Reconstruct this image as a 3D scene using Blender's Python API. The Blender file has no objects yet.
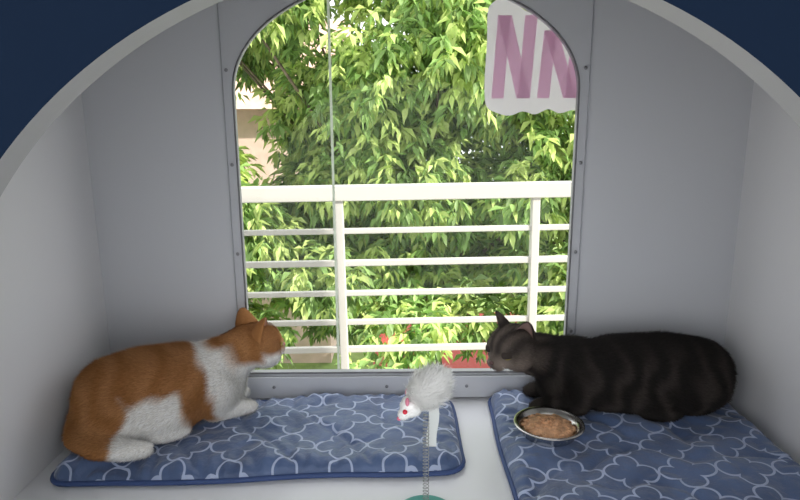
import bpy, bmesh, math, random
import numpy as np
from mathutils import Vector, Matrix, Euler, noise
random.seed(4); rng=np.random.default_rng(4)
S=bpy.context.scene
S.view_settings.view_transform='Standard'
COL=S.collection

# ---------------------------------------------------------------- materials
def mat(name,color=(.8,.8,.8),rough=.5,metal=0,spec=.5,bump=0,bscale=50,var=0,vscale=5,attr=None,transl=0,sheen=0):
    m=bpy.data.materials.new(name); m.use_nodes=True
    nt=m.node_tree; N=nt.nodes; L=nt.links
    b=N['Principled BSDF']; out=N['Material Output']
    b.inputs['Base Color'].default_value=(*color,1)
    b.inputs['Roughness'].default_value=rough
    b.inputs['Metallic'].default_value=metal
    b.inputs['Specular IOR Level'].default_value=spec
    if sheen: b.inputs['Sheen Weight'].default_value=sheen
    csock=None
    tc=N.new('ShaderNodeTexCoord')
    if attr:
        a=N.new('ShaderNodeAttribute'); a.attribute_name=attr
        L.new(a.outputs['Color'],b.inputs['Base Color']); csock=a.outputs['Color']
    elif var:
        n=N.new('ShaderNodeTexNoise'); n.inputs['Scale'].default_value=vscale; n.inputs['Detail'].default_value=4
        L.new(tc.outputs['Object'],n.inputs['Vector'])
        r=N.new('ShaderNodeValToRGB')
        r.color_ramp.elements[0].position=.3; r.color_ramp.elements[1].position=.7
        r.color_ramp.elements[0].color=(*[c*(1-var) for c in color],1)
        r.color_ramp.elements[1].color=(*[min(1,c*(1+var)) for c in color],1)
        L.new(n.outputs['Fac'],r.inputs['Fac']); L.new(r.outputs['Color'],b.inputs['Base Color']); csock=r.outputs['Color']
    if bump:
        n=N.new('ShaderNodeTexNoise'); n.inputs['Scale'].default_value=bscale; n.inputs['Detail'].default_value=3
        L.new(tc.outputs['Object'],n.inputs['Vector'])
        bp=N.new('ShaderNodeBump'); bp.inputs['Strength'].default_value=bump; bp.inputs['Distance'].default_value=.01
        L.new(n.outputs['Fac'],bp.inputs['Height']); L.new(bp.outputs['Normal'],b.inputs['Normal'])
    if transl:
        t=N.new('ShaderNodeBsdfTranslucent'); t.inputs['Color'].default_value=(*color,1)
        if csock: L.new(csock,t.inputs['Color'])
        mx=N.new('ShaderNodeMixShader'); mx.inputs[0].default_value=transl
        L.new(b.outputs[0],mx.inputs[1]); L.new(t.outputs[0],mx.inputs[2]); L.new(mx.outputs[0],out.inputs['Surface'])
    return m

def glassmat():
    m=bpy.data.materials.new('clear_acrylic'); m.use_nodes=True
    nt=m.node_tree; N=nt.nodes; L=nt.links; N.remove(N['Principled BSDF'])
    t=N.new('ShaderNodeBsdfTransparent'); t.inputs['Color'].default_value=(.995,.995,.995,1)
    g=N.new('ShaderNodeBsdfGlossy'); g.inputs['Roughness'].default_value=.05
    mx=N.new('ShaderNodeMixShader'); mx.inputs[0].default_value=.01
    L.new(t.outputs[0],mx.inputs[1]); L.new(g.outputs[0],mx.inputs[2]); L.new(mx.outputs[0],N['Material Output'].inputs['Surface'])
    return m

def quatrefoil_fabric():
    m=bpy.data.materials.new('quatrefoil_fabric'); m.use_nodes=True
    nt=m.node_tree; N=nt.nodes; L=nt.links; b=N['Principled BSDF']
    b.inputs['Roughness'].default_value=.5; b.inputs['Sheen Weight'].default_value=.3
    tc=N.new('ShaderNodeTexCoord'); sp=N.new('ShaderNodeSeparateXYZ')
    wn=N.new('ShaderNodeTexNoise'); wn.inputs['Scale'].default_value=7; L.new(tc.outputs['Object'],wn.inputs['Vector'])
    vm=N.new('ShaderNodeVectorMath'); vm.operation='SCALE'; vm.inputs['Scale'].default_value=.010; L.new(wn.outputs['Color'],vm.inputs[0])
    va=N.new('ShaderNodeVectorMath'); va.operation='ADD'; L.new(tc.outputs['Object'],va.inputs[0]); L.new(vm.outputs[0],va.inputs[1])
    L.new(va.outputs[0],sp.inputs[0])
    def M(op,a,bb=None,c=None):
        n=N.new('ShaderNodeMath'); n.operation=op
        for i,v in enumerate((a,bb,c)):
            if v is None: continue
            if isinstance(v,(int,float)): n.inputs[i].default_value=v
            else: L.new(v,n.inputs[i])
        return n.outputs[0]
    P=.092; PY=.084
    v=M('ADD',M('DIVIDE',sp.outputs[1],PY),.3)
    u=M('DIVIDE',sp.outputs[0],P)
    def quat(u,v,a,r_):
        fx=M('ABSOLUTE',M('SUBTRACT',M('FRACT',u),.5)); fy=M('ABSOLUTE',M('SUBTRACT',M('FRACT',v),.5))
        mx=M('MAXIMUM',fx,fy); mn=M('MINIMUM',fx,fy); dx=M('SUBTRACT',mx,a)
        c_=M('SUBTRACT',M('SQRT',M('ADD',M('MULTIPLY',dx,dx),M('MULTIPLY',mn,mn))),r_)
        return M('MINIMUM',c_,M('SUBTRACT',mx,.18))
    d=quat(u,v,.275,.212)
    ad=M('ABSOLUTE',d)
    line=M('LESS_THAN',ad,.021)
    nz=N.new('ShaderNodeTexNoise'); nz.inputs['Scale'].default_value=14; L.new(tc.outputs['Object'],nz.inputs['Vector'])
    r=N.new('ShaderNodeValToRGB'); r.color_ramp.elements[0].color=(.050,.085,.185,1); r.color_ramp.elements[1].color=(.090,.145,.29,1)
    r.color_ramp.elements[0].position=.3; r.color_ramp.elements[1].position=.7
    L.new(nz.outputs['Fac'],r.inputs[0])
    mix=N.new('ShaderNodeMixRGB'); L.new(line,mix.inputs[0]); L.new(r.outputs[0],mix.inputs[1]); mix.inputs[2].default_value=(.40,.47,.65,1)
    L.new(mix.outputs[0],b.inputs['Base Color'])
    n2=N.new('ShaderNodeTexNoise'); n2.inputs['Scale'].default_value=32; n2.inputs['Detail'].default_value=4; L.new(tc.outputs['Object'],n2.inputs['Vector'])
    bp=N.new('ShaderNodeBump'); bp.inputs['Strength'].default_value=.85; bp.inputs['Distance'].default_value=.008
    L.new(n2.outputs['Fac'],bp.inputs['Height']); L.new(bp.outputs[0],b.inputs['Normal'])
    return m

M_WALL=mat('white_laminate_shaded',(.55,.56,.59),.42,bump=.03,bscale=9)  # back wall copy of the laminate, its dimmer light put into the colour
M_SIDE=mat('white_laminate_side_lit',(.73,.73,.745),.35,bump=.03,bscale=9)  # same laminate, colour lightened for the brighter-lit side walls
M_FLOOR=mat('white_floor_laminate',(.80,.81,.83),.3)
M_NAVY=mat('navy_paint',(.006,.015,.036),.8,spec=.08)
M_EDGE=mat('panel_edge',(.44,.45,.47),.5)
M_TRIM=mat('grey_trim',(.42,.43,.46),.4)
M_DARK=mat('dark_gasket',(.16,.16,.17),.5)
M_SCREW=mat('screw_steel',(.25,.25,.26),.35,metal=.8)
M_GLASS=glassmat()
M_MAT=quatrefoil_fabric()
M_PIPE=mat('navy_piping',(.035,.07,.2),.6)
M_RAIL=mat('white_rail_paint',(.60,.585,.545),.5)
M_STEEL=mat('stainless_steel',(.6,.58,.55),.25,metal=1)
M_FOOD=mat('wet_cat_food',(.58,.32,.17),.6,var=.35,vscale=60,bump=.4,bscale=150)
M_FUR=mat('fur',attr='Col',rough=.85,spec=.12)
M_EYE=mat('eye_amber',(.35,.28,.06),.08)
M_BLACK=mat('pupil_black',(.005,.005,.005),.1)
M_NOSE=mat('nose_pink',(.6,.25,.22),.5)
M_NOSED=mat('nose_dark',(.10,.05,.045),.4)
M_WHISK=mat('whisker',(.6,.6,.6),.4)

# ---------------------------------------------------------------- helpers
def link(o,parent=None):
    COL.objects.link(o)
    if parent: o.parent=parent
    return o
def empty(name,loc=(0,0,0),yaw=0):
    e=bpy.data.objects.new(name,None); e.location=loc; e.rotation_euler=(0,0,yaw); e.empty_display_size=.05
    COL.objects.link(e); return e
def mesh_obj(name,V,F,m,parent=None,smooth=False):
    me=bpy.data.meshes.new(name); me.from_pydata([tuple(v) for v in V],[],[tuple(f) for f in F]); me.update()
    ms=m if isinstance(m,(list,tuple)) else [m]
    for x in ms: me.materials.append(x)
    if smooth:
        for p in me.polygons: p.use_smooth=True
    return link(bpy.data.objects.new(name,me),parent)
def fast_mesh(name,V,F,k,m,cols=None,parent=None,smooth=False):
    me=bpy.data.meshes.new(name); V=np.asarray(V,dtype=np.float32); F=np.asarray(F,dtype=np.int32)
    me.vertices.add(len(V)); me.vertices.foreach_set('co',V.ravel())
    me.loops.add(F.size); me.loops.foreach_set('vertex_index',F.ravel())
    me.polygons.add(len(F)); me.polygons.foreach_set('loop_start',np.arange(0,F.size,k,dtype=np.int32))
    try: me.polygons.foreach_set('loop_total',np.full(len(F),k,dtype=np.int32))
    except Exception: pass
    me.update(calc_edges=True); me.validate()
    if cols is not None:
        ca=me.color_attributes.new('Col','FLOAT_COLOR','POINT')
        c4=np.ones((len(V),4),dtype=np.float32); c4[:,:3]=cols
        ca.data.foreach_set('color',c4.ravel())
    me.materials.append(m)
    if smooth: me.polygons.foreach_set('use_smooth',np.ones(len(me.polygons),dtype=bool))
    return link(bpy.data.objects.new(name,me),parent)
def boxes(name,bs,m,parent=None,bevel=0):
    bm=bmesh.new()
    for (x0,x1,y0,y1,z0,z1) in bs:
        r=bmesh.ops.create_cube(bm,size=1)
        bmesh.ops.scale(bm,vec=(x1-x0,y1-y0,z1-z0),verts=r['verts'])
        bmesh.ops.translate(bm,vec=((x0+x1)/2,(y0+y1)/2,(z0+z1)/2),verts=r['verts'])
    me=bpy.data.meshes.new(name); bm.to_mesh(me); bm.free(); me.materials.append(m)
    o=link(bpy.data.objects.new(name,me),parent)
    if bevel:
        b=o.modifiers.new('bevel','BEVEL'); b.width=bevel; b.segments=2
    return o
def tube(name,pts,r,m,parent=None,cyclic=False,radii=None):
    cu=bpy.data.curves.new(name,'CURVE'); cu.dimensions='3D'; cu.bevel_depth=r; cu.bevel_resolution=3
    sp=cu.splines.new('POLY'); sp.points.add(len(pts)-1)
    for i,p in enumerate(pts):
        sp.points[i].co=(*p,1)
        if radii: sp.points[i].radius=radii[i]
    sp.use_cyclic_u=cyclic; cu.use_fill_caps=True
    cu.materials.append(m)
    return link(bpy.data.objects.new(name,cu),parent)
def lathe(name,prof,m,parent=None,n=48,smooth=True):
    V=[];F=[]
    for (r,z) in prof:
        for i in range(n):
            a=2*math.pi*i/n; V.append((r*math.cos(a),r*math.sin(a),z))
    for j in range(len(prof)-1):
        for i in range(n):
            F.append((j*n+i,j*n+(i+1)%n,(j+1)*n+(i+1)%n,(j+1)*n+i))
    return mesh_obj(name,V,F,m,parent,smooth)
def ball(name,c,r,m,parent=None,sub=3,rot=None):
    bm=bmesh.new(); bmesh.ops.create_icosphere(bm,subdivisions=sub,radius=1)
    rr=r if isinstance(r,(tuple,list)) else (r,r,r)
    bmesh.ops.scale(bm,vec=rr,verts=bm.verts)
    if rot: bmesh.ops.rotate(bm,verts=bm.verts,cent=(0,0,0),matrix=rot)
    bmesh.ops.translate(bm,vec=c,verts=bm.verts)
    me=bpy.data.meshes.new(name); bm.to_mesh(me); bm.free(); me.materials.append(m)
    for p in me.polygons: p.use_smooth=True
    return link(bpy.data.objects.new(name,me),parent)

def holed_panel(name,rect,inside,cen,extra,y0,y1,mats,frontmat=0,edgemat=1):
    x0,x1,z0,z1=rect; cx,cz=cen
    ang=[2*math.pi*i/180 for i in range(180)]
    for (x,z) in [(x0,z0),(x1,z0),(x1,z1),(x0,z1)]+extra:
        ang.append(math.atan2(z-cz,x-cx)%(2*math.pi))
    ang=sorted(set(round(a,6) for a in ang))
    I=[];O=[]
    for a in ang:
        c,s=math.cos(a),math.sin(a)
        lo,hi=0,3
        for _ in range(40):
            mid=(lo+hi)/2
            if inside(cx+mid*c,cz+mid*s): lo=mid
            else: hi=mid
        I.append((cx+lo*c,cz+lo*s))
        t=min([(x1-cx)/c if c>1e-9 else 9,(x0-cx)/c if c<-1e-9 else 9,(z1-cz)/s if s>1e-9 else 9,(z0-cz)/s if s<-1e-9 else 9])
        O.append((cx+t*c,cz+t*s))
    n=len(ang); V=[]
    for y in (y0,y1):
        for p in I: V.append((p[0],y,p[1]))
        for p in O: V.append((p[0],y,p[1]))
    F=[];MI=[]
    for i in range(n):
        j=(i+1)%n
        F.append((i,n+i,n+j,j)); MI.append(frontmat)
        F.append((2*n+i,2*n+j,3*n+j,3*n+i)); MI.append(edgemat)
        F.append((i,j,2*n+j,2*n+i)); MI.append(edgemat)
        F.append((n+i,3*n+i,3*n+j,n+j)); MI.append(edgemat)
    o=mesh_obj(name,V,F,mats)
    for p,mi in zip(o.data.polygons,MI): p.material_index=mi
    return o,I

# ---------------------------------------------------------------- enclosure shell
XL,XR=-.615,.685
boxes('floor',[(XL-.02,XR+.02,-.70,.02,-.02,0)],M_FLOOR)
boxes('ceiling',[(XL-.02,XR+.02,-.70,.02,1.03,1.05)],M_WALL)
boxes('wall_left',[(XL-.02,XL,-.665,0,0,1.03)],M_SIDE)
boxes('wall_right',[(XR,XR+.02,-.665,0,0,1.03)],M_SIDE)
WC,WH,WB,WS,WBB=.0135,.335,.058,.64,.205
def in_win(x,z):
    if z<WB: return False
    if z<WS: return abs(x-WC)<WH
    return ((x-WC)/WH)**2+((z-WS)/WBB)**2<1
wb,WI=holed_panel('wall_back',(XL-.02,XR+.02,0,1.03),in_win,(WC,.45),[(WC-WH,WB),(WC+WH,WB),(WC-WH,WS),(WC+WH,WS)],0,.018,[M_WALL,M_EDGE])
def in_front(x,z):
    if z<.02: return False
    if z<.25: return abs(x-.02)<.462
    return (x-.02)**2+(z-.25)**2<.462**2
holed_panel('wall_front',(XL-.05,XR+.05,-.05,1.08),in_front,(.02,.25),[(.02-.462,.02),(.02+.462,.02)],-.70,-.665,[M_NAVY,M_EDGE])

M_ROOM=mat('room_paint',(.60,.59,.57),.8); M_RF=mat('room_tiles',(.38,.36,.34),.5)
RL,RR,RB,RH=-2.2,1.75,-2.8,1.9  # unseen room shell added to dim front light; extents and open rear set brightness
def in_bw(x,z): return (-.6<x<.66) and (.0<z<1.0)
holed_panel('wall_room_window_side',(RL,RR,-.8,RH),in_bw,(.03,.5),[(-.6,0),(.66,0),(-.6,1),(.66,1)],.022,.12,[M_ROOM,M_ROOM])
boxes('wall_room_left',[(RL-.1,RL,RB,.12,-.8,RH)],M_ROOM)
boxes('wall_room_right',[(RR,RR+.1,RB,.12,-.8,RH)],M_ROOM)
boxes('ceiling_room',[(RL-.1,RR+.1,RB,.12,RH,RH+.08)],M_ROOM)
boxes('floor_room',[(RL-.1,RR+.1,RB,.12,-.9,-.8)],M_RF)
boxes('cage_base_cabinet',[(XL-.05,XR+.05,-.69,0,-.8,-.052)],M_NAVY,bevel=.003)

# window
win=empty('window_1')
tube('arch_frame',[(x,-.001,z) for x,z in WI],.0020,M_DARK,win,cyclic=True)
boxes('acrylic_pane',[(WC-WH-.018,WC+WH+.018,-.005,-.003,.012,1.02)],M_GLASS,win)
e=.0010
boxes('pane_edges',[(WC-WH-.019,WC-WH-.019+e,-.0058,-.0005,.03,1.02),(WC+WH+.018,WC+WH+.018+e,-.0058,-.0005,.03,1.02)],M_TRIM,win)
boxes('pane_joint',[(-.137,-.132,.019,.0215,WB-.01,.86)],mat('joint_white',(.8,.84,.76),.4,transl=.6),win)
boxes('sill_strip',[(WC-WH-.019,WC+WH+.019,-.010,-.0062,.004,.052)],mat('sill_grey',(.60,.61,.64),.35),win,bevel=.001)
sc=[]
for z in (.15,.32,.50,.68,.86):
    for x in (WC-WH-.009,WC+WH+.009): sc.append((x,-.0062,z))
for x in (-.27,-.03,.14,.3): sc.append((x,-.0105,.03))
bm=bmesh.new()
for p in sc:
    r=bmesh.ops.create_uvsphere(bm,u_segments=12,v_segments=8,radius=.0036)
    bmesh.ops.scale(bm,vec=(1,.5,1),verts=r['verts']); bmesh.ops.translate(bm,vec=p,verts=r['verts'])
me=bpy.data.meshes.new('screws'); bm.to_mesh(me); bm.free(); me.materials.append(M_SCREW); link(bpy.data.objects.new('screws',me),win)

# sticker on outside of the glass
st=empty('letter_sticker')
M_SW=mat('sticker_white',(.90,.88,.90),.5,transl=.6); M_SP=mat('sticker_pink',(.95,.74,.87),.5,transl=.6)
out=[(.172,.612),(.168,.66),(.171,.73),(.171,.785),(.180,.803),(.200,.812),(.222,.807),(.240,.79),(.258,.785),(.277,.790),(.298,.782),(.318,.765),(.345,.75),(.375,.73),(.40,.70),(.41,.65),(.40,.605),(.37,.594),(.345,.602),(.318,.596),(.295,.604),(.27,.594),(.245,.600),(.22,.592),(.195,.597)]
def smooth_closed(p,n=4):
    r=[];k=len(p)
    for i in range(k):
        a,b,c,d=[Vector(p[(i+j-1)%k]) for j in range(4)]
        for s in range(n):
            t=s/n; r.append(.5*((2*b)+(c-a)*t+(2*a-5*b+4*c-d)*t*t+(3*b-a-3*c+d)*t**3))
    return r
op=smooth_closed(out); n=len(op)
SY=.0195
mesh_obj('white_backing',[(p.x,SY+.0008,p.y) for p in op]+[(p.x,SY+.0016,p.y) for p in op],[tuple(range(n)),tuple(range(2*n-1,n-1,-1))]+[(i,(i+1)%n,n+(i+1)%n,n+i) for i in range(n)],M_SW,st)
def letterN(name,x0,x1,z0,z1,w,sl=.009):
    polys=[[(x0,z0),(x0+w,z0),(x0+w+sl,z1),(x0+sl,z1)],[(x1-w,z0),(x1,z0),(x1+sl,z1),(x1-w+sl,z1)],[(x0+sl,z1),(x0+w*1.1+sl,z1),(x1,z0),(x1-w*1.1,z0)]]
    V=[];F=[]
    for i,q in enumerate(polys):
        y=SY-.0001-i*.00015
        b=len(V); V+=[(x,y,z) for x,z in q]+[(x,y+.0005,z) for x,z in q]
        F+=[(b,b+1,b+2,b+3),(b+7,b+6,b+5,b+4)]+[(b+k,b+(k+1)%4,b+4+(k+1)%4,b+4+k) for k in range(4)]
    mesh_obj(name,V,F,M_SP,st)
letterN('letter_n_1',.182,.258,.625,.780,.024)
letterN('letter_n_2',.272,.350,.625,.752,.024)

# ---------------------------------------------------------------- balcony
boxes('balcony_floor',[(-4,4.5,.13,1.6,-.78,-.62)],mat('balcony_tile',(.45,.42,.38),.6,var=.1))
rl=empty('balcony_railing',(0,1.4,0)); rl.rotation_euler=(0,math.radians(-.55),math.radians(1.0))
bs=[(-3.7,4.2,-.03,.03,.252,.318)]
for z,h in ((.117,.024),(-.027,.028),(-.166,.024),(-.302,.024),(-.432,.028)): bs.append((-3.7,4.2,-.012,.012,z-h/2,z+h/2))
k=-4
while k<6:
    x=-.262+.858*k; bs.append((x-.018,x+.018,-.02,.02,-.61,.26)); k+=1
boxes('rails_and_posts',bs,M_RAIL,rl,bevel=.004)

# ---------------------------------------------------------------- outdoors
boxes('ground_lawn',[(-30,30,2.5,40,-4.7,-4.5)],mat('grass',(.2,.3,.08),.9,var=.4,vscale=2))
hs=empty('house')
boxes('house_walls',[(-9,-1.5,11,16,-4.5,.9)],mat('pink_render',(.75,.55,.48),.8,var=.1),hs)
mesh_obj('roof',[(-9.5,10.6,.85),(-1.1,10.6,.85),(-1.1,16.4,.85),(-9.5,16.4,.85),(-9.5,13.5,2.9),(-1.1,13.5,2.9)],[(0,1,5,4),(2,3,4,5),(1,2,5),(3,0,4),(0,3,2,1)],mat('terracotta_tiles',(.65,.42,.34),.8,var=.2,vscale=4),hs)
boxes('house_windows',[(-3.2,-1.7,10.95,10.99,-2.9,-1.9),(-6.2,-4.6,10.95,10.99,-2.9,-1.9)],mat('dark_windows',(.06,.065,.08),.2),hs)
sh=empty('garden_shed')
boxes('shed_walls',[(-.2,3.2,8.9,10.5,-4.5,-3.75)],mat('shed_wall',(.4,.36,.33),.8),sh)
mesh_obj('shed_roof',[(-.5,8.6,-3.9),(3.5,8.6,-3.9),(3.5,10.8,-3.4),(-.5,10.8,-3.4),(-.5,8.6,-3.82),(3.5,8.6,-3.82),(3.5,10.8,-3.32),(-.5,10.8,-3.32)],[(0,3,2,1),(4,5,6,7),(0,1,5,4),(1,2,6,5),(2,3,7,6),(3,0,4,7)],mat('red_roof',(.5,.07,.05),.6),sh)

M_BARK=mat('bark',(.17,.13,.09),.9,var=.4,vscale=12,bump=.5,bscale=20)
M_LEAF=mat('leaves',attr='Col',rough=.45,spec=.4,transl=.42)
def tree(name,base,xr,yr,zr,ncl,seed,avoid,nb=14):
    r=np.random.default_rng(seed)
    t=empty(name)
    cl=[]
    while len(cl)<ncl:
        c=np.array([r.uniform(*xr),r.uniform(*yr),r.uniform(*zr)])
        if avoid(c): continue
        cl.append((c,r.uniform(.35,.7)))
    V=[];C=[]
    for c,R in cl:
        nW=int(112*R/.55)
        d=r.normal(size=(nW,3)); d/=np.linalg.norm(d,axis=1)[:,None]
        P=c+d*(R*r.uniform(.35,1.15,size=(nW,1)))*np.array([1,1,.85])
        new=r.random(nW)<.5
        clb=r.uniform(.78,1.2)
        for p,dd,nw in zip(P,d,new):
            k=r.integers(5,8)
            az=r.uniform(0,2*math.pi,k)
            dn=r.uniform(.0,1.8,k)
            D=np.stack([np.cos(az),np.sin(az),-dn],1)+dd*.6
            D/=np.linalg.norm(D,axis=1)[:,None]
            ln=r.uniform(.12,.23,k)[:,None]
            W=np.cross(D,[0,0,1.]); W/=np.linalg.norm(W,axis=1)[:,None]+1e-9
            U=np.cross(W,D)
            tw=r.normal(0,.5,(k,1)); W=W*np.cos(tw)+U*np.sin(tw)
            w=ln*.18
            p_=p[None]+r.normal(0,.03,(k,3))
            mid=p_+D*ln*.5+U*.008
            tip=p_+D*ln-np.array([0,0,1])*ln*.12
            V.append(np.stack([p_,mid+W*w+U*w*.35,tip,mid-W*w+U*w*.35],1).reshape(-1,3))
            if nw: col=np.array([.64,.77,.27])*r.uniform(.75,1.25,(k,1))
            else: col=np.array([.34,.52,.17])*r.uniform(.5,1.3,(k,1))
            C.append(np.repeat(col*clb,4,0))
    V=np.concatenate(V);C=np.clip(np.concatenate(C),0,.95)
    nl=len(V)//4; b=np.arange(nl)[:,None]*4
    F=np.concatenate([b+np.array([[0,1,2]]),b+np.array([[0,2,3]])])
    fast_mesh('leaves',V,F,3,M_LEAF,C,t)
    bx,by=base
    top=Vector((bx,by,-1.9))
    tube('trunk',[(bx,by,-4.55),(bx+.08,by,-3.5),(bx-.03,by+.05,-2.4),tuple(top)],.13,M_BARK,t,radii=[1.2,1,.85,.75])
    for i,(c,R) in enumerate(cl[:nb]):
        a=top+Vector((0,0,random.uniform(-.8,0))); m_=a.lerp(Vector(c),.5)+Vector((random.uniform(-.2,.2),0,.25))
        tube('branch_%d'%i,[tuple(a),tuple(m_),tuple(c)],.035,M_BARK,t,radii=[1.2,.7,.25])
def av(c):
    x,y,z=c
    s=(y+1.2)/7.2
    X=x/s; Z=(z-.58)/s+.58
    if X<-1.15 and .1<Z<1.15: return True
    if -2.3<X<-.85 and -1.8<Z<-1.3: return True
    return False
tree('mango_tree',(.5,7.9),(-3.6,3.8),(5.4,8.2),(-2.4,3.4),175,1,av)
tree('mango_tree',(-4.2,8.6),(-7,-3.9),(6.5,9.3),(-3.5,3.0),30,2,av,8)
tree('mango_tree',(5.4,8.2),(4.1,7.5),(6.4,9.),(-3.8,2.4),30,3,lambda c:False,8)
tree('garden_shrub',(.3,4.0),(-2.8,3.0),(3.5,4.0),(-3.6,-1.95),34,5,av,6)

# ---------------------------------------------------------------- mats
def cushion(name,cx,cy,hx,hy,yaw,seed,t=.029,r=.035):
    o_=Vector((seed*7.3,seed*3.1,0))
    nx,ny=int(hx*2/.0042),int(hy*2/.0042)
    top=[]
    for j in range(ny+1):
        for i in range(nx+1):
            x=-hx+2*hx*i/nx; y=-hy+2*hy*j/ny
            a=abs(x)-(hx-r); b=abs(y)-(hy-r)
            ed=min(hx-abs(x),hy-abs(y))
            if a>0 and b>0:
                s=max(a,b)/math.hypot(a,b); ed=r-max(a,b)
                x=math.copysign(hx-r+a*s,x); y=math.copysign(hy-r+b*s,y)
            wob=.012
            x2=x+wob*noise.noise(Vector((x*5,y*5,1))+o_); y2=y+wob*noise.noise(Vector((x*5,y*5,5))+o_)
            k=min(ed/.03,1); prof=math.sqrt(max(0,1-(1-k)**2))
            w=noise.noise(Vector((x*9,y*11,0))+o_)*.013+noise.noise(Vector((x*28,y*30,3))+o_)*.0035
            w-=.006*max(0,1-abs(noise.noise(Vector((x*7,y*7,9))+o_))*8)
            w-=.003*max(0,1-abs(noise.noise(Vector((x*13,y*13,19))+o_))*7)
            if ed<.06:
                s_=(x if abs(b)<abs(a) or b>a else y)
                w+=.003*(1-ed/.06)*math.sin(s_*230+4*noise.noise(Vector((s_*9,0,seed))))
            z=.005+max(.004,(t-.005+w))*prof
            top.append((x2,y2,z,ed))
    V=[(p[0],p[1],p[2]) for p in top]; nT=len(V)
    F=[]
    W=nx+1
    for j in range(ny):
        for i in range(nx):
            q=j*W+i; F.append((q,q+1,q+W+1,q+W))
    ring=[i for i in range(W)]+[j*W+nx for j in range(1,ny+1)]+[ny*W+i for i in range(nx-1,-1,-1)]+[j*W for j in range(ny-1,0,-1)]
    for q in ring: V.append((V[q][0]*.995,V[q][1]*.99,.0008))
    m_=len(ring)
    for k in range(m_): F.append((ring[k],nT+k,nT+(k+1)%m_,ring[(k+1)%m_]))
    F.append(tuple(nT+k for k in range(m_-1,-1,-1)))
    p=empty(name,(cx,cy,0),yaw)
    mesh_obj('quilted_pad',V,F,M_MAT,p,True)
    tube('piping',[(V[q][0],V[q][1],.0062) for q in ring[::3]],.0045,M_PIPE,p,cyclic=True)
    return p
cushion('pet_mat',-.240,-.170,.346,.136,math.radians(2.6),1)
cushion('pet_mat',.422,-.256,.245,.243,0,2)

# ---------------------------------------------------------------- cats
def ell(c,r,rot=(0,0,0)): return ('e',c,r,rot)
def chain(pts,n=8):
    out=[]
    for a,b in zip(pts[:-1],pts[1:]):
        for i in range(n+1):
            t=i/n; q=[a[k]*(1-t)+b[k]*t for k in range(len(a))]
            out.append(ell(q[:3],(q[3],)*3 if len(q)==4 else q[3:6]))
    return out
def remesh(prims,voxel,Mh=None,headprims=()):
    bm=bmesh.new()
    def add(p,M=None):
        _,c,r,rot=p
        T=Matrix.Translation(c)@Euler([math.radians(a) for a in rot]).to_matrix().to_4x4()@Matrix.Diagonal((*r,1))
        if M is not None: T=M@T
        bmesh.ops.create_icosphere(bm,subdivisions=3,radius=1,matrix=T)
    for p in prims: add(p)
    for p in headprims: add(p,Mh)
    me=bpy.data.meshes.new('tmp'); bm.to_mesh(me); bm.free()
    o=bpy.data.objects.new('tmp',me); COL.objects.link(o)
    md=o.modifiers.new('r','REMESH'); md.mode='VOXEL'; md.voxel_size=voxel
    dg=bpy.context.evaluated_depsgraph_get(); dg.update()
    me2=bpy.data.meshes.new_from_object(o.evaluated_get(dg))
    bpy.data.objects.remove(o)
    V=np.empty(len(me2.vertices)*3); me2.vertices.foreach_get('co',V); V=V.reshape(-1,3)
    E=np.empty(len(me2.edges)*2,dtype=np.int64); me2.edges.foreach_get('vertices',E); E=E.reshape(-1,2)
    me2.calc_loop_triangles()
    T=np.empty(len(me2.loop_triangles)*3,dtype=np.int64); me2.loop_triangles.foreach_get('vertices',T); T=T.reshape(-1,3)
    return V,E,T
def lap(V,E,w,it):
    deg=np.bincount(E.ravel(),minlength=len(V))[:,None]
    for _ in range(it):
        A=np.zeros_like(V); np.add.at(A,E[:,0],V[E[:,1]]); np.add.at(A,E[:,1],V[E[:,0]])
        V=V+(A/deg-V)*w[:,None]*.6
    return V
def vnorm(V,T):
    fn=np.cross(V[T[:,1]]-V[T[:,0]],V[T[:,2]]-V[T[:,0]]); N=np.zeros_like(V)
    for k in range(3): np.add.at(N,T[:,k],fn)
    return N/(np.linalg.norm(N,axis=1)[:,None]+1e-12)
def fur(name,V,T,C,Ls,Fl,n,length,width,parent,lift=.35,jit=.22,m=None):
    N=vnorm(V,T)
    fa=np.linalg.norm(np.cross(V[T[:,1]]-V[T[:,0]],V[T[:,2]]-V[T[:,0]]),axis=1)
    idx=rng.choice(len(T),size=n,p=fa/fa.sum()); t=T[idx]
    a=rng.random((n,1)); b=rng.random((n,1)); f=a+b>1; a=np.where(f,1-a,a); b=np.where(f,1-b,b); c=1-a-b
    g=lambda A:A[t[:,0]]*a+A[t[:,1]]*b+A[t[:,2]]*c
    P=g(V);nn=g(N);nn/=np.linalg.norm(nn,axis=1)[:,None]+1e-9;cc=g(C);fl=g(Fl);ls=g(Ls[:,None])
    fl=fl-nn*(fl*nn).sum(1)[:,None]; fl/=np.linalg.norm(fl,axis=1)[:,None]+1e-9
    D=fl+nn*lift+rng.normal(0,jit,(n,3)); D/=np.linalg.norm(D,axis=1)[:,None]
    L_=length*ls*rng.uniform(.6,1.15,(n,1))
    W=np.cross(D,nn); W/=np.linalg.norm(W,axis=1)[:,None]+1e-9; W=W*width*.5
    P0=P-nn*.0008
    mid=P0+D*L_*.5+nn*L_*.06
    tip=P0+D*L_
    VV=np.stack([P0-W,P0+W,mid+W*.8,mid-W*.8,tip],1).reshape(-1,3)
    cc=np.clip(cc*rng.uniform(.72,1.22,(n,1)),0,1)
    CC=np.repeat(cc,5,0)
    bb=np.arange(n)[:,None]*5
    F=np.concatenate([bb+np.array([[0,1,2]]),bb+np.array([[0,2,3]]),bb+np.array([[3,2,4]])])
    return fast_mesh(name,VV,F,3,m or M_FUR,CC,parent)

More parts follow.
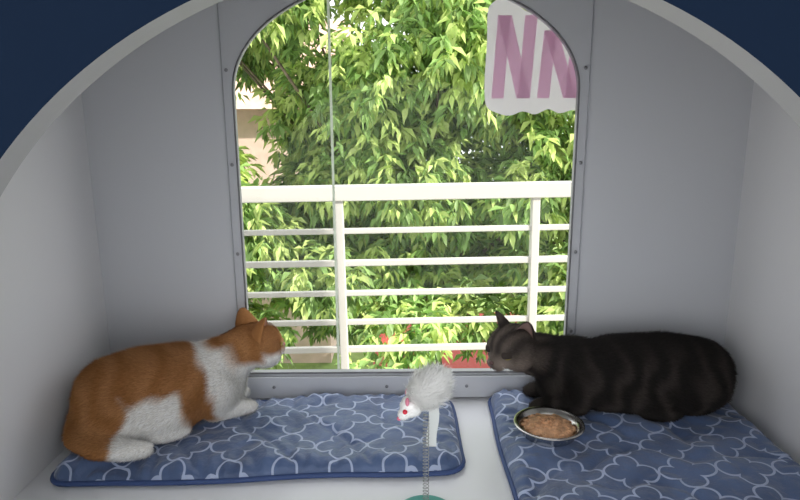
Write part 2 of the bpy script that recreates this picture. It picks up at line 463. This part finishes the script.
HEAD=[ell((0,0,0),(.041,.040,.036)),ell((.012,0,.011),(.028,.029,.024)),
 ell((.006,.021,-.013),(.026,.021,.020)),ell((.006,-.021,-.013),(.026,.021,.020)),
 ell((.030,0,-.010),(.020,.018,.015)),ell((.040,.0075,-.013),(.011,.0105,.009)),ell((.040,-.0075,-.013),(.011,.0105,.009)),
 ell((.031,0,.003),(.021,.0105,.011),(0,24,0)),ell((.035,0,-.0215),(.010,.010,.007)),
 ell((.027,.018,.014),(.010,.009,.005)),ell((.027,-.018,.014),(.010,.009,.005))]
def ear_grid(s,h=.032,hw=.0195):
    up=Vector((-.10,s*.42,.9)).normalized(); f=Vector((.72,s*.72,0.05)); f=(f-up*f.dot(up)).normalized(); w=up.cross(f)
    base=Vector((-.004,s*.0235,.023)); nu,nv=12,10
    A=[];B=[]
    for j in range(nv+1):
        v=j/nv
        for i in range(nu+1):
            u=-1+2*i/nu
            half=hw*((1-v)**.60)+.001
            dep=.019*(1-u*u)*((1-v)**.7)
            p=base+up*(h*v)+w*(u*half)-f*dep+f*.004-f*.003*v
            A.append(p); B.append(p-f*.0022-w*(-u*.0012))
    F=[];W=nu+1
    for j in range(nv):
        for i in range(nu):
            q=j*W+i; F.append((q,q+1,q+W+1)); F.append((q,q+W+1,q+W))
    return A,B,F,W,nv
def build_cat(name,loc,yaw,scale,body,Mh,colfn,nosemat,nfur,tongue=False,eyeclosed=False,hs=1.0,smooth_it=30):
    root=empty(name,loc,yaw); root.scale=(scale,)*3
    Mh=Mh@Matrix.Scale(hs,4)
    V,E,T=remesh(body,.0036,Mh,HEAD)
    iM=np.array(Mh.inverted())
    hl=lambda P:(P@iM[:3,:3].T+iM[:3,3])
    H=hl(V); hd=np.linalg.norm(H,axis=1)
    w=np.clip((hd-.045)/.03,.12,1)
    w=np.where((H[:,0]<-.01)&(hd<.075),np.maximum(w,.6),w)
    w=np.where(V[:,2]<.028,np.minimum(w,.35),w)
    V=lap(V,E,w,smooth_it); H=hl(V)
    N=vnorm(V,T)
    vol=np.einsum('ij,ij->i',V[T[:,0]],np.cross(V[T[:,1]],V[T[:,2]])).sum()
    if vol<0: T=T[:,::-1]; N=-N
    hd=np.linalg.norm(H,axis=1); hm=np.clip((.066-hd)/.02,0,1)
    C=colfn(V,H,hm)
    Rm=np.array(Mh)[:3,:3]/hs
    fb=np.tile([-1,0,-.3],(len(V),1)); fh=(H-np.array([.07,0,0]))@Rm.T
    fh/=np.linalg.norm(fh,axis=1)[:,None]
    Fl=fb*(1-hm[:,None])+fh*hm[:,None]
    Ls=1-.5*hm; Ls=np.where((H[:,0]>.03)&(hm>.5),.25,Ls)
    Ls=np.where(V[:,2]<.03,Ls*.6,Ls)
    b=fast_mesh('body',V,T,3,M_FUR,C*.85,root,True)
    fur('fur_coat',V,T,C,Ls,Fl,nfur,.0125,.0010,root,lift=.42,jit=.26)
    for s in (1,-1):
        A,B,F,W,nv=ear_grid(s)
        Aw=np.array([Mh@p for p in A]);Bw=np.array([Mh@p for p in B]); Hb=np.array([tuple(p) for p in B])
        Cb=colfn(Bw,Hb,np.ones(len(Bw)))
        vv=np.repeat(np.arange(nv+1)/nv,W); uu=np.abs(np.tile(np.linspace(-1,1,W),nv+1))
        pk=np.array([.66,.38,.34]); Ca=np.where((uu<.85)[:,None],pk*(1-.2*vv[:,None]),Cb)
        if name.startswith('black'): Ca=np.where((uu<.75)[:,None],np.array([.30,.20,.175]),Cb)
        F=np.array(F); n=len(A)
        FF=np.concatenate([F,F[:,::-1]+n])
        rim=[];
        L1=[j*W for j in range(nv+1)]; L2=[j*W+W-1 for j in range(nv+1)]
        for Lx in (L1,L2):
            for p,q in zip(Lx[:-1],Lx[1:]): rim+= [(p,q,q+n),(p,q+n,p+n)]
        tp=[nv*W+i for i in range(W)]
        for p,q in zip(tp[:-1],tp[1:]): rim+=[(p,q,q+n),(p,q+n,p+n)]
        FF=np.concatenate([FF,np.array(rim)])
        fast_mesh('ear_'+('left' if s>0 else 'right'),np.concatenate([Aw,Bw]),FF,3,M_FUR,np.concatenate([Ca,Cb]),root,True)
        fb2=np.tile((Rm@np.array([-.1,s*.2,1.])),(len(Bw),1))
        Fo=F[:,::-1]
        Nn=vnorm(Bw,Fo); ctr=np.array(Mh@Vector((.05,s*.02,.04)))
        if (Nn*(Bw-ctr)).sum()<0: Fo=F
        fur('ear_fur_%d'%(1 if s>0 else 2),Bw,Fo,Cb,np.ones(len(Bw))*.4,fb2,1800,.010,.0009,root,lift=.15)
        eo=Vector((.0295,s*.0185,.0045)); er=.0088
        ball('eye_%d'%(1 if s>0 else 2),Mh@eo,er*hs,M_EYE,root)
        d=Vector((.9,s*.5,.0)).normalized()
        ball('pupil_%d'%(1 if s>0 else 2),Mh@(eo+d*.0062),(.0032,.0022,.0040),M_BLACK,root,rot=Mh.to_3x3().normalized())
        lidc=np.array([[.05,.04,.034]]) if name.startswith('black') else np.array([[.5,.27,.12]])
        bm=bmesh.new(); bmesh.ops.create_icosphere(bm,subdivisions=3,radius=er*1.13)
        cut=.25 if not eyeclosed else -.30
        bmesh.ops.delete(bm,geom=[f for f in bm.faces if (f.calc_center_median().z<er*cut)],context='FACES')
        me=bpy.data.meshes.new('lid'); bm.to_mesh(me); bm.free()
        lv=np.array([tuple(Mh@(Vector(v.co)+eo)) for v in me.vertices]); lf=np.array([tuple(p.vertices) for p in me.polygons])
        fast_mesh('eyelid_%d'%(1 if s>0 else 2),lv,lf,3,M_FUR,np.repeat(lidc,len(lv),0),root,True)
        for k in range(5):
            p0=Vector((.042,s*.014,-.012-.0025*(k%3)))
            dr=Vector((.25-.12*k,s*1,.18-.13*k)).normalized(); Lw=.04
            pts=[p0+dr*Lw*t+Vector((0,0,-.012*t*t)) for t in (0,.25,.5,.75,1)]
            tube('whisker_%d_%d'%(k,1 if s>0 else 2),[tuple(Mh@p) for p in pts],.00016,M_WHISK,root,radii=[1,.9,.8,.6,.3])
    ball('nose',Mh@Vector((.0505,0,-.0065)),(.0035*hs,.0055*hs,.004*hs),nosemat,root,rot=Mh.to_3x3().normalized())
    for s in (1,-1):
        tube('mouth_%d'%(1 if s>0 else 2),[tuple(Mh@Vector(p)) for p in [(.0515,0,-.011),(.0505,0,-.0155),(.049,s*.006,-.020),(.044,s*.012,-.0205)]],.0006,M_NOSED,root)
    return root
def Hmat(c,yaw,pitch,roll=0):
    return Matrix.Translation(c)@Matrix.Rotation(math.radians(yaw),4,'Z')@Matrix.Rotation(math.radians(pitch),4,'Y')@Matrix.Rotation(math.radians(roll),4,'X')

def wob(P,s=1.0,o=0):
    return (np.sin(P[:,0]*47*s+o)+np.sin(P[:,1]*53*s+P[:,2]*31*s+1.3+o)+np.sin(P[:,2]*71*s+P[:,0]*29*s+2.1+o)+np.sin(P[:,0]*113*s-P[:,2]*91*s+o))/4
def sst(x,w=.006): return np.clip(x/w*.5+.5,0,1)[:,None]
def col_orange(P,H,hm):
    n=wob(P)*.014
    st_=np.sin(P[:,0]*105+P[:,2]*35+4*wob(P,.7,2))*.5+.5
    org=np.array([.37,.165,.058])*(1-st_[:,None])+np.array([.48,.235,.095])*st_[:,None]
    wh=np.array([.93,.91,.87])
    x,y,z=P.T
    flank=np.minimum(np.minimum(x+.080+n-(z-.03)*.3,.030+n-x+(.05-z)*.3),.088+n-z)
    chest=np.minimum(x-.080+n+(z-.05)*.12,.146+n-z)
    white=np.maximum(flank,chest)
    white=np.maximum(white,.012-z+np.where(x>-.06,0,-1))
    wB=sst(white)
    hx,hy,hz=H.T
    wm=np.maximum(np.minimum(-.006-hz+n*.5,hx+.006),np.minimum(np.minimum(.007-np.abs(hy),hx-.02),1))
    wm=np.maximum(wm,np.minimum(-.020-hz,hx+.05))
    wH=sst(wm)
    w=wB*(1-hm[:,None])+wH*hm[:,None]
    return org*(1-w)+wh*w
def col_tabby(P,H,hm):
    x,y,z=P.T
    s=np.sin(x*125+np.abs(y)*25+z*20+3.2*wob(P,.8))*.5+.5
    s=(s**2)*np.clip((.145-z)/.06,0,1)*.8
    c=np.array([.019,.0165,.0155])*(1-s[:,None])+np.array([.060,.050,.044])*s[:,None]
    hx,hy,hz=H.T
    sh=np.clip(np.sin(np.abs(hy)*330+hx*60)*.5+.5,0,1)[:,None]
    ch=np.array([.050,.041,.036])*(1-sh)+np.array([.13,.104,.088])*sh
    mz=sst(hx-.022,.02)*sst(-hz-.000,.01)
    ch=ch*(1-mz)+np.array([.28,.225,.19])*mz
    fr=sst(hx+.006,.03)
    ch=ch*(.4+.6*fr)
    h=hm[:,None]
    return c*(1-h)+ch*h

def legs(x0,x1,yy,n=-1):
    return chain([(x0,yy,.022,.021),(x1,yy*.85,.016,.0165)],6)+[ell((x1+.006,yy*.85,.014),(.019,.0165,.013))]
A=chain([(-.086,0,.070,.064,.080,.070),(-.035,0,.074,.072,.090,.075),(.03,0,.075,.07,.084,.073),(.080,0,.074,.054,.068,.067)],5)
A+=[ell((-.066,-.056,.054),(.064,.042,.054)),ell((-.070,.052,.052),(.062,.037,.051)),
    ell((.000,-.082,.015),(.042,.017,.013)),ell((-.0,.078,.015),(.042,.015,.013)),
    ell((-.000,-.032,.048),(.080,.072,.048)),ell((.112,0,.064),(.044,.050,.058)),
    ell((.085,-.045,.060),(.046,.030,.050)),ell((.085,.043,.055),(.042,.026,.045))]
A+=legs(.085,.145,-.042)+legs(.085,.145,.042)
A+=chain([(.085,0,.092,.052),(.130,.002,.108,.046),(.160,.004,.124,.044)],6)
A+=chain([(-.135,0,.040,.025),(-.142,-.045,.024,.023),(-.115,-.088,.021,.021),(-.07,-.114,.019,.019),(-.04,-.120,.016,.015)],6)
build_cat('orange_and_white_cat',(-.448,-.150,.0255),math.radians(25),1.0,A,Hmat((.178,.002,.125),18,6),col_orange,M_NOSE,130000,hs=1.24)

B=chain([(-.140,0,.067,.066,.064,.068),(-.07,0,.072,.078,.066,.074),(.02,0,.072,.075,.062,.071),(.095,0,.066,.050,.050,.060)],5)
B+=[ell((-.118,.046,.052),(.066,.038,.050),(0,12,0)),ell((-.130,-.045,.05),(.066,.034,.05)),
    ell((-.045,.070,.016),(.044,.018,.016)),
    ell((.0,.032,.034),(.12,.042,.032)),
    ell((.135,0,.058),(.042,.042,.050)),ell((.098,.042,.060),(.036,.026,.046),(0,-20,0)),ell((.098,-.040,.060),(.036,.026,.046))]
B+=legs(.105,.175,.046)+legs(.105,.172,-.040)
B+=chain([(.100,.0,.090,.050),(.150,.006,.100,.044),(.200,.014,.118,.040)],6)
B+=chain([(-.185,0,.035,.020),(-.18,-.04,.02,.017),(-.14,-.062,.017,.014),(-.06,-.064,.015,.012)],6)
build_cat('black_tabby_cat',(.446,-.088,.0255),math.radians(180),1.0,B,Hmat((.230,.020,.132),34,14),col_tabby,M_NOSED,140000,eyeclosed=True,hs=1.17,smooth_it=20)

# ---------------------------------------------------------------- bowl
bw=empty('steel_food_bowl',(.264,-.216,.031)); bw.scale=(.95,.95,.75)
lathe('bowl',[(0.0001,.002),(.040,.002),(.046,.0),(.049,.003),(.054,.018),(.058,.028),(.064,.0305),(.0655,.0290),(.0652,.0315),(.062,.0325),(.057,.0305),(.052,.019),(.045,.008),(.0001,.007)],M_STEEL,bw)
bm=bmesh.new()
for i in range(190):
    a=random.uniform(0,6.28); rr=.046*math.sqrt(random.random())
    r=bmesh.ops.create_icosphere(bm,subdivisions=2,radius=random.uniform(.003,.0065))
    bmesh.ops.scale(bm,vec=(1.2,random.uniform(.6,1),random.uniform(.5,.8)),verts=r['verts'])
    bmesh.ops.rotate(bm,verts=r['verts'],cent=(0,0,0),matrix=Euler((random.random(),random.random(),random.uniform(0,3))).to_matrix())
    bmesh.ops.translate(bm,vec=(rr*math.cos(a),rr*math.sin(a),.021+.019*(1-rr/.047)*random.uniform(.6,1)),verts=r['verts'])
r=bmesh.ops.create_icosphere(bm,subdivisions=3,radius=1); bmesh.ops.scale(bm,vec=(.047,.047,.016),verts=r['verts']); bmesh.ops.translate(bm,vec=(0,0,.018),verts=r['verts'])
me=bpy.data.meshes.new('food'); bm.to_mesh(me); bm.free(); me.materials.append(M_FOOD); link(bpy.data.objects.new('food',me),bw)

# ---------------------------------------------------------------- spring toy
ty=empty('mouse_spring_toy',(.036,-.405,0))
M_TEAL=mat('teal_plastic',(.10,.42,.36),.4)
lathe('base_disc',[(.0001,.0),(.044,.0),(.046,.003),(.045,.009),(.040,.012),(.008,.013),(.006,.018),(.0001,.018)],M_TEAL,ty)
tube('spring',[(.0042*math.cos(t*.38),.0042*math.sin(t*.38),.015+.155*t/460) for t in range(461)],.0006,mat('spring_steel',(.35,.35,.35),.3,metal=.8),ty)
Mm=Matrix.Translation((-.010,0,.195))@Matrix.Rotation(math.radians(-45),4,'Y')@Matrix.Rotation(math.pi,4,'Z')@Matrix.Scale(1.15,4)
mp=[ell((-.010,0,0),(.026,.017,.018)),ell((.014,0,-.001),(.015,.013,.014)),ell((.028,0,-.002),(.009,.0075,.0075))]
Vm,Em,Tm=remesh([],.002,Mm,mp); Vm=lap(Vm,Em,np.ones(len(Vm))*.6,4)
vol=np.einsum('ij,ij->i',Vm[Tm[:,0]],np.cross(Vm[Tm[:,1]],Vm[Tm[:,2]])).sum()
if vol<0: Tm=Tm[:,::-1]
Cw=np.tile([.97,.97,.96],(len(Vm),1)); fast_mesh('mouse_body',Vm,Tm,3,M_FUR,Cw,ty,True)
bk=np.array(Mm.to_3x3()@Vector((-1,0,.0))); Fl=np.tile(bk,(len(Vm),1))
iM=np.array(Mm.inverted()); Hh=Vm@iM[:3,:3].T+iM[:3,3]
M_MF=mat('mouse_plush',(.97,.97,.96),rough=.9,spec=.05,transl=.4)
fur('mouse_fur',Vm,Tm,Cw,np.where(Hh[:,0]>.010,.17,np.clip(.75-(Hh[:,0])/.03,.3,1.3)),Fl,8000,.020,.0014,ty,lift=.6,jit=.30,m=M_MF)
M_PF=mat('pink_felt',(.75,.25,.35),.8); M_RB=mat('red_bead',(.65,.02,.05),.2)
for s in (1,-1):
    ball('mouse_ear_%d'%(1 if s>0 else 2),Mm@Vector((.010,s*.013,.011)),(.003,.006,.006),M_PF,ty)
    ball('mouse_eye_%d'%(1 if s>0 else 2),Mm@Vector((.022,s*.0112,.003)),.0036,M_RB,ty)
ball('mouse_nose',Mm@Vector((.0375,0,-.002)),.0032,mat('pink_nose',(.75,.15,.25),.5),ty)
tp=[(.010+.002*math.sin(i*.5),.006,.184-.0063*i) for i in range(12)]
V=[];F=[]
for i,p in enumerate(tp):
    V+=[(p[0]-.0075,p[1],p[2]),(p[0]+.0075,p[1],p[2]),(p[0]+.0075,p[1]+.001,p[2]),(p[0]-.0075,p[1]+.001,p[2])]
for i in range(11):
    b=i*4; F+=[(b+k,b+(k+1)%4,b+4+(k+1)%4,b+4+k) for k in range(4)]
F+=[(3,2,1,0),(44,45,46,47)]
mesh_obj('ribbon_tail',V,F,mat('white_ribbon',(.85,.87,.87),.5,transl=.5),ty)

# ---------------------------------------------------------------- light
w=bpy.data.worlds.new('World'); S.world=w; w.use_nodes=True
bg=w.node_tree.nodes['Background']; bg.inputs['Color'].default_value=(.95,.97,1,1); bg.inputs['Strength'].default_value=2.1
sun=bpy.data.lights.new('sun','SUN'); sun.energy=7.0; sun.angle=math.radians(1); sun.color=(1,.95,.86)
so=bpy.data.objects.new('sun',sun); COL.objects.link(so); so.location=(5,-4,8)
so.rotation_euler=Vector((.75,-.44,.62)).to_track_quat('Z','Y').to_euler()

cam=bpy.data.cameras.new('camera'); cam.lens=27; cam.sensor_width=36; cam.clip_start=.02
co=bpy.data.objects.new('camera',cam); COL.objects.link(co)
co.matrix_world=Matrix.Translation((0,-1.2,.58))@Matrix.Rotation(math.radians(78),4,'X')@Matrix.Rotation(math.radians(-.35),4,'Z')
S.camera=co
